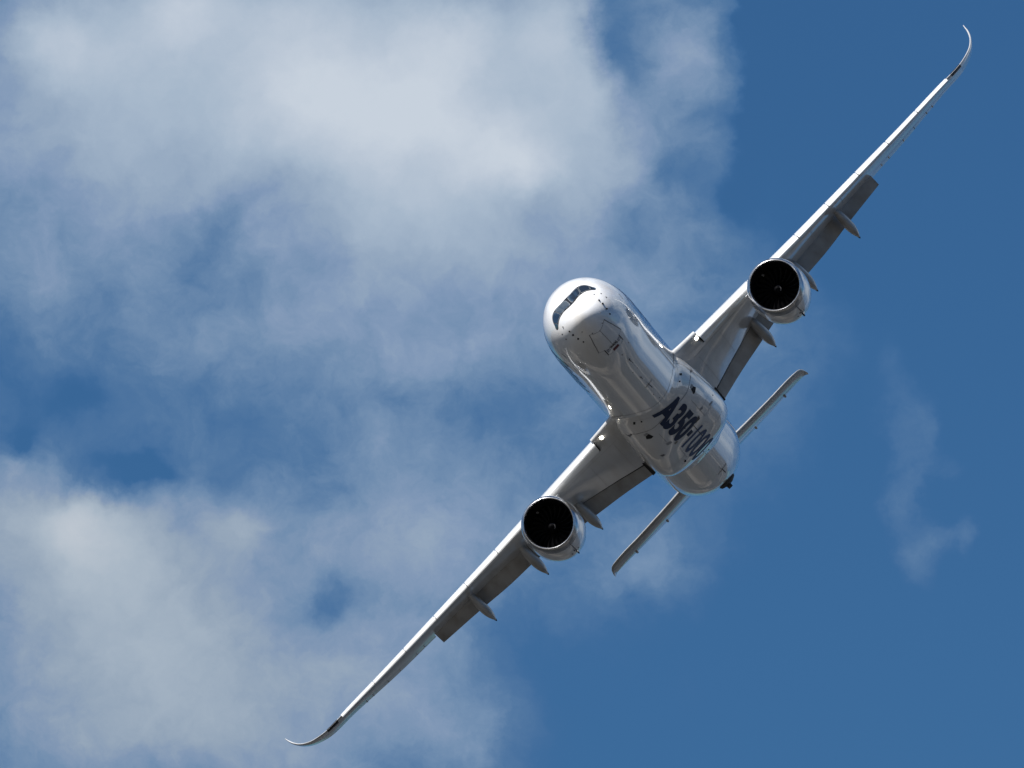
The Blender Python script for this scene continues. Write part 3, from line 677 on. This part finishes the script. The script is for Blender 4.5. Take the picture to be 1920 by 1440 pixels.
# ------------------------------------------------------------------ tail surfaces
def sym_surf(name, secs, m, vertical=False, sgn=1, thk=.10):
    rings = []
    for (y, xl, zl, xt, zt) in secs:
        r = []
        o = Vector((xl, y*sgn, zl)); c = Vector((xt-xl, 0, zt-zl)); ch = c.length
        n = Vector((0, 0, 1)) if not vertical else Vector((0, 1, 0))
        if vertical: o = Vector((xl, 0, y)); c = Vector((xt-xl, 0, 0)); ch = c.length
        f = lambda s: 5*thk*(0.2969*math.sqrt(s)-0.126*s-0.3516*s*s+0.2843*s**3-0.1036*s**4)*ch
        ss = chordS(0, 1, 20)
        r = [o+c*s+n*f(s) for s in reversed(ss)] + [o+c*s-n*f(s) for s in ss[1:-1]]
        rings.append(r)
    return loft(name, rings, m, root, sharp=40)
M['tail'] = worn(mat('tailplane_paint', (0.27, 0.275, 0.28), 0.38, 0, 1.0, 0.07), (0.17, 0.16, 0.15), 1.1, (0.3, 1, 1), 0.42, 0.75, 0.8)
HT = [(0.4, 63.6, 1.0, 70.5, 1.58), (3.4, 66.35, 1.46, 71.3, 1.80), (6.2, 68.5, 1.88, 72.2, 2.02), (8.7, 70.4, 2.28, 72.95, 2.26), (9.1, 70.95, 2.33, 73.1, 2.28), (9.3, 71.6, 2.30, 73.2, 2.22), (9.4, 72.5, 2.2, 73.25, 2.16)]
hx = [pchip([r[0] for r in HT], [r[k] for r in HT]) for k in (1, 2, 3, 4)]
hsec = [(y, *(f(y) for f in hx)) for y in spaces(.4, 8.4, 14) + spaces(8.5, 9.4, 10)]
for sgn in (-1, 1):
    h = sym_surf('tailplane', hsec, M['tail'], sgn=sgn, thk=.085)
    sf = Surf(bvh_of(h))
    strip('elevator_seam', [(hx[0](y)*.30+hx[2](y)*.70, y*sgn, -3) for y in spaces(2.0, 8.8, 12)], .04, M['seam'], h, sf, (0, 0, 1), .008)
    for y in (4.3, 7.2):
        x = hx[2](y)-.75; z = hx[3](y)-.1
        loft('elevator_hinge', [[Vector((x-.25+.9*t, y*sgn+(.05+.05*math.sin(math.pi*t))*math.cos(a), z+(.02+.09*math.sin(math.pi*t))*math.sin(a))) for a in [2*math.pi*j/10 for j in range(10)]] for t in spaces(0, 1, 6)], M['canoe'], h)
sym_surf('tail_fin', [(2.2, 59.2, 0, 69.2, 0), (3.1, 60.6, 0, 69.6, 0), (6, 63.3, 0, 70.5, 0), (9, 66.1, 0, 71.5, 0), (11.3, 68.2, 0, 72.3, 0), (11.6, 68.9, 0, 72.4, 0)], M['white'], vertical=True, thk=.10)

revolve('tail_cone_exhaust', [(0, .30), (.35, .25), (.34, .22), (-.2, .2)], M['exh'], fus, 73.66, 0, 1.72, 32)

# ------------------------------------------------------------------ ground far below (seen only in the reflections under the aircraft)
def ground():
    bm = bmesh.new()
    bmesh.ops.create_circle(bm, cap_ends=True, cap_tris=False, segments=96, radius=60000)
    me = bpy.data.meshes.new('ground'); bm.to_mesh(me); bm.free()
    m = bpy.data.materials.new('airfield_and_fields'); m.use_nodes = True; t = m.node_tree; b = t.nodes['Principled BSDF']; b.inputs['Roughness'].default_value = .6
    b.inputs['Specular IOR Level'].default_value = 0.4
    tc = t.nodes.new('ShaderNodeTexCoord')
    vo = t.nodes.new('ShaderNodeTexVoronoi'); vo.inputs['Scale'].default_value = .0030
    nz = t.nodes.new('ShaderNodeTexNoise'); nz.inputs['Scale'].default_value = .0022; nz.inputs['Detail'].default_value = 8; nz.inputs['Roughness'].default_value = .65
    r1 = t.nodes.new('ShaderNodeValToRGB'); e = r1.color_ramp.elements
    e[0].color = (.008, .011, .007, 1); e[1].color = (.13, .118, .102, 1); e[1].position = .8; x = e.new(.35); x.color = (.011, .012, .012, 1); x = e.new(.6); x.color = (.022, .021, .020, 1)
    mx = t.nodes.new('ShaderNodeMix'); mx.data_type = 'RGBA'; mx.inputs[6].default_value = (.008, .008, .008, 1)
    r2 = t.nodes.new('ShaderNodeMapRange'); r2.inputs['From Min'].default_value = .42; r2.inputs['From Max'].default_value = .55
    sp = t.nodes.new('ShaderNodeSeparateColor')
    for a, c in ((tc.outputs['Object'], vo.inputs['Vector']), (tc.outputs['Object'], nz.inputs['Vector']), (vo.outputs['Color'], sp.inputs[0]), (sp.outputs[0], r1.inputs[0]),
                 (nz.outputs['Fac'], r2.inputs[0]), (r2.outputs[0], mx.inputs[0]), (r1.outputs[0], mx.inputs[7]), (mx.outputs[2], b.inputs['Base Color'])): t.links.new(a, c)
    me.materials.append(m); o = bpy.data.objects.new('ground', me); COL.objects.link(o); o['kind'] = 'structure'
    # runway and apron, unseen sheets above the grass, added for contrast in reflections
    def sheet(name, x0, y0, x1, y1, rot, z, col, sc):
        mm = mat(name, col, .85, spec=.2); worn(mm, tuple(c*.6 for c in col), sc, (1, 1, 1), .4, .7, .8)
        me = bpy.data.meshes.new(name); c, s = math.cos(rot), math.sin(rot)
        me.from_pydata([(x*c-y*s, x*s+y*c, 0) for x, y in ((x0, y0), (x1, y0), (x1, y1), (x0, y1))], [], [(0, 1, 2, 3)])
        me.materials.append(mm); o = bpy.data.objects.new(name, me); COL.objects.link(o); o.location.z = z; o['kind'] = 'structure'
    sheet('reflection_runway', 150, -1200, 195, 2400, rad(-20), .02, (.16, .155, .15), .05)
    sheet('reflection_taxiway', 330, -800, 353, 2200, rad(-20), .02, (.20, .195, .185), .05)
    sheet('reflection_apron', 420, 300, 900, 700, rad(-20), .02, (.26, .255, .24), .03)
ground()
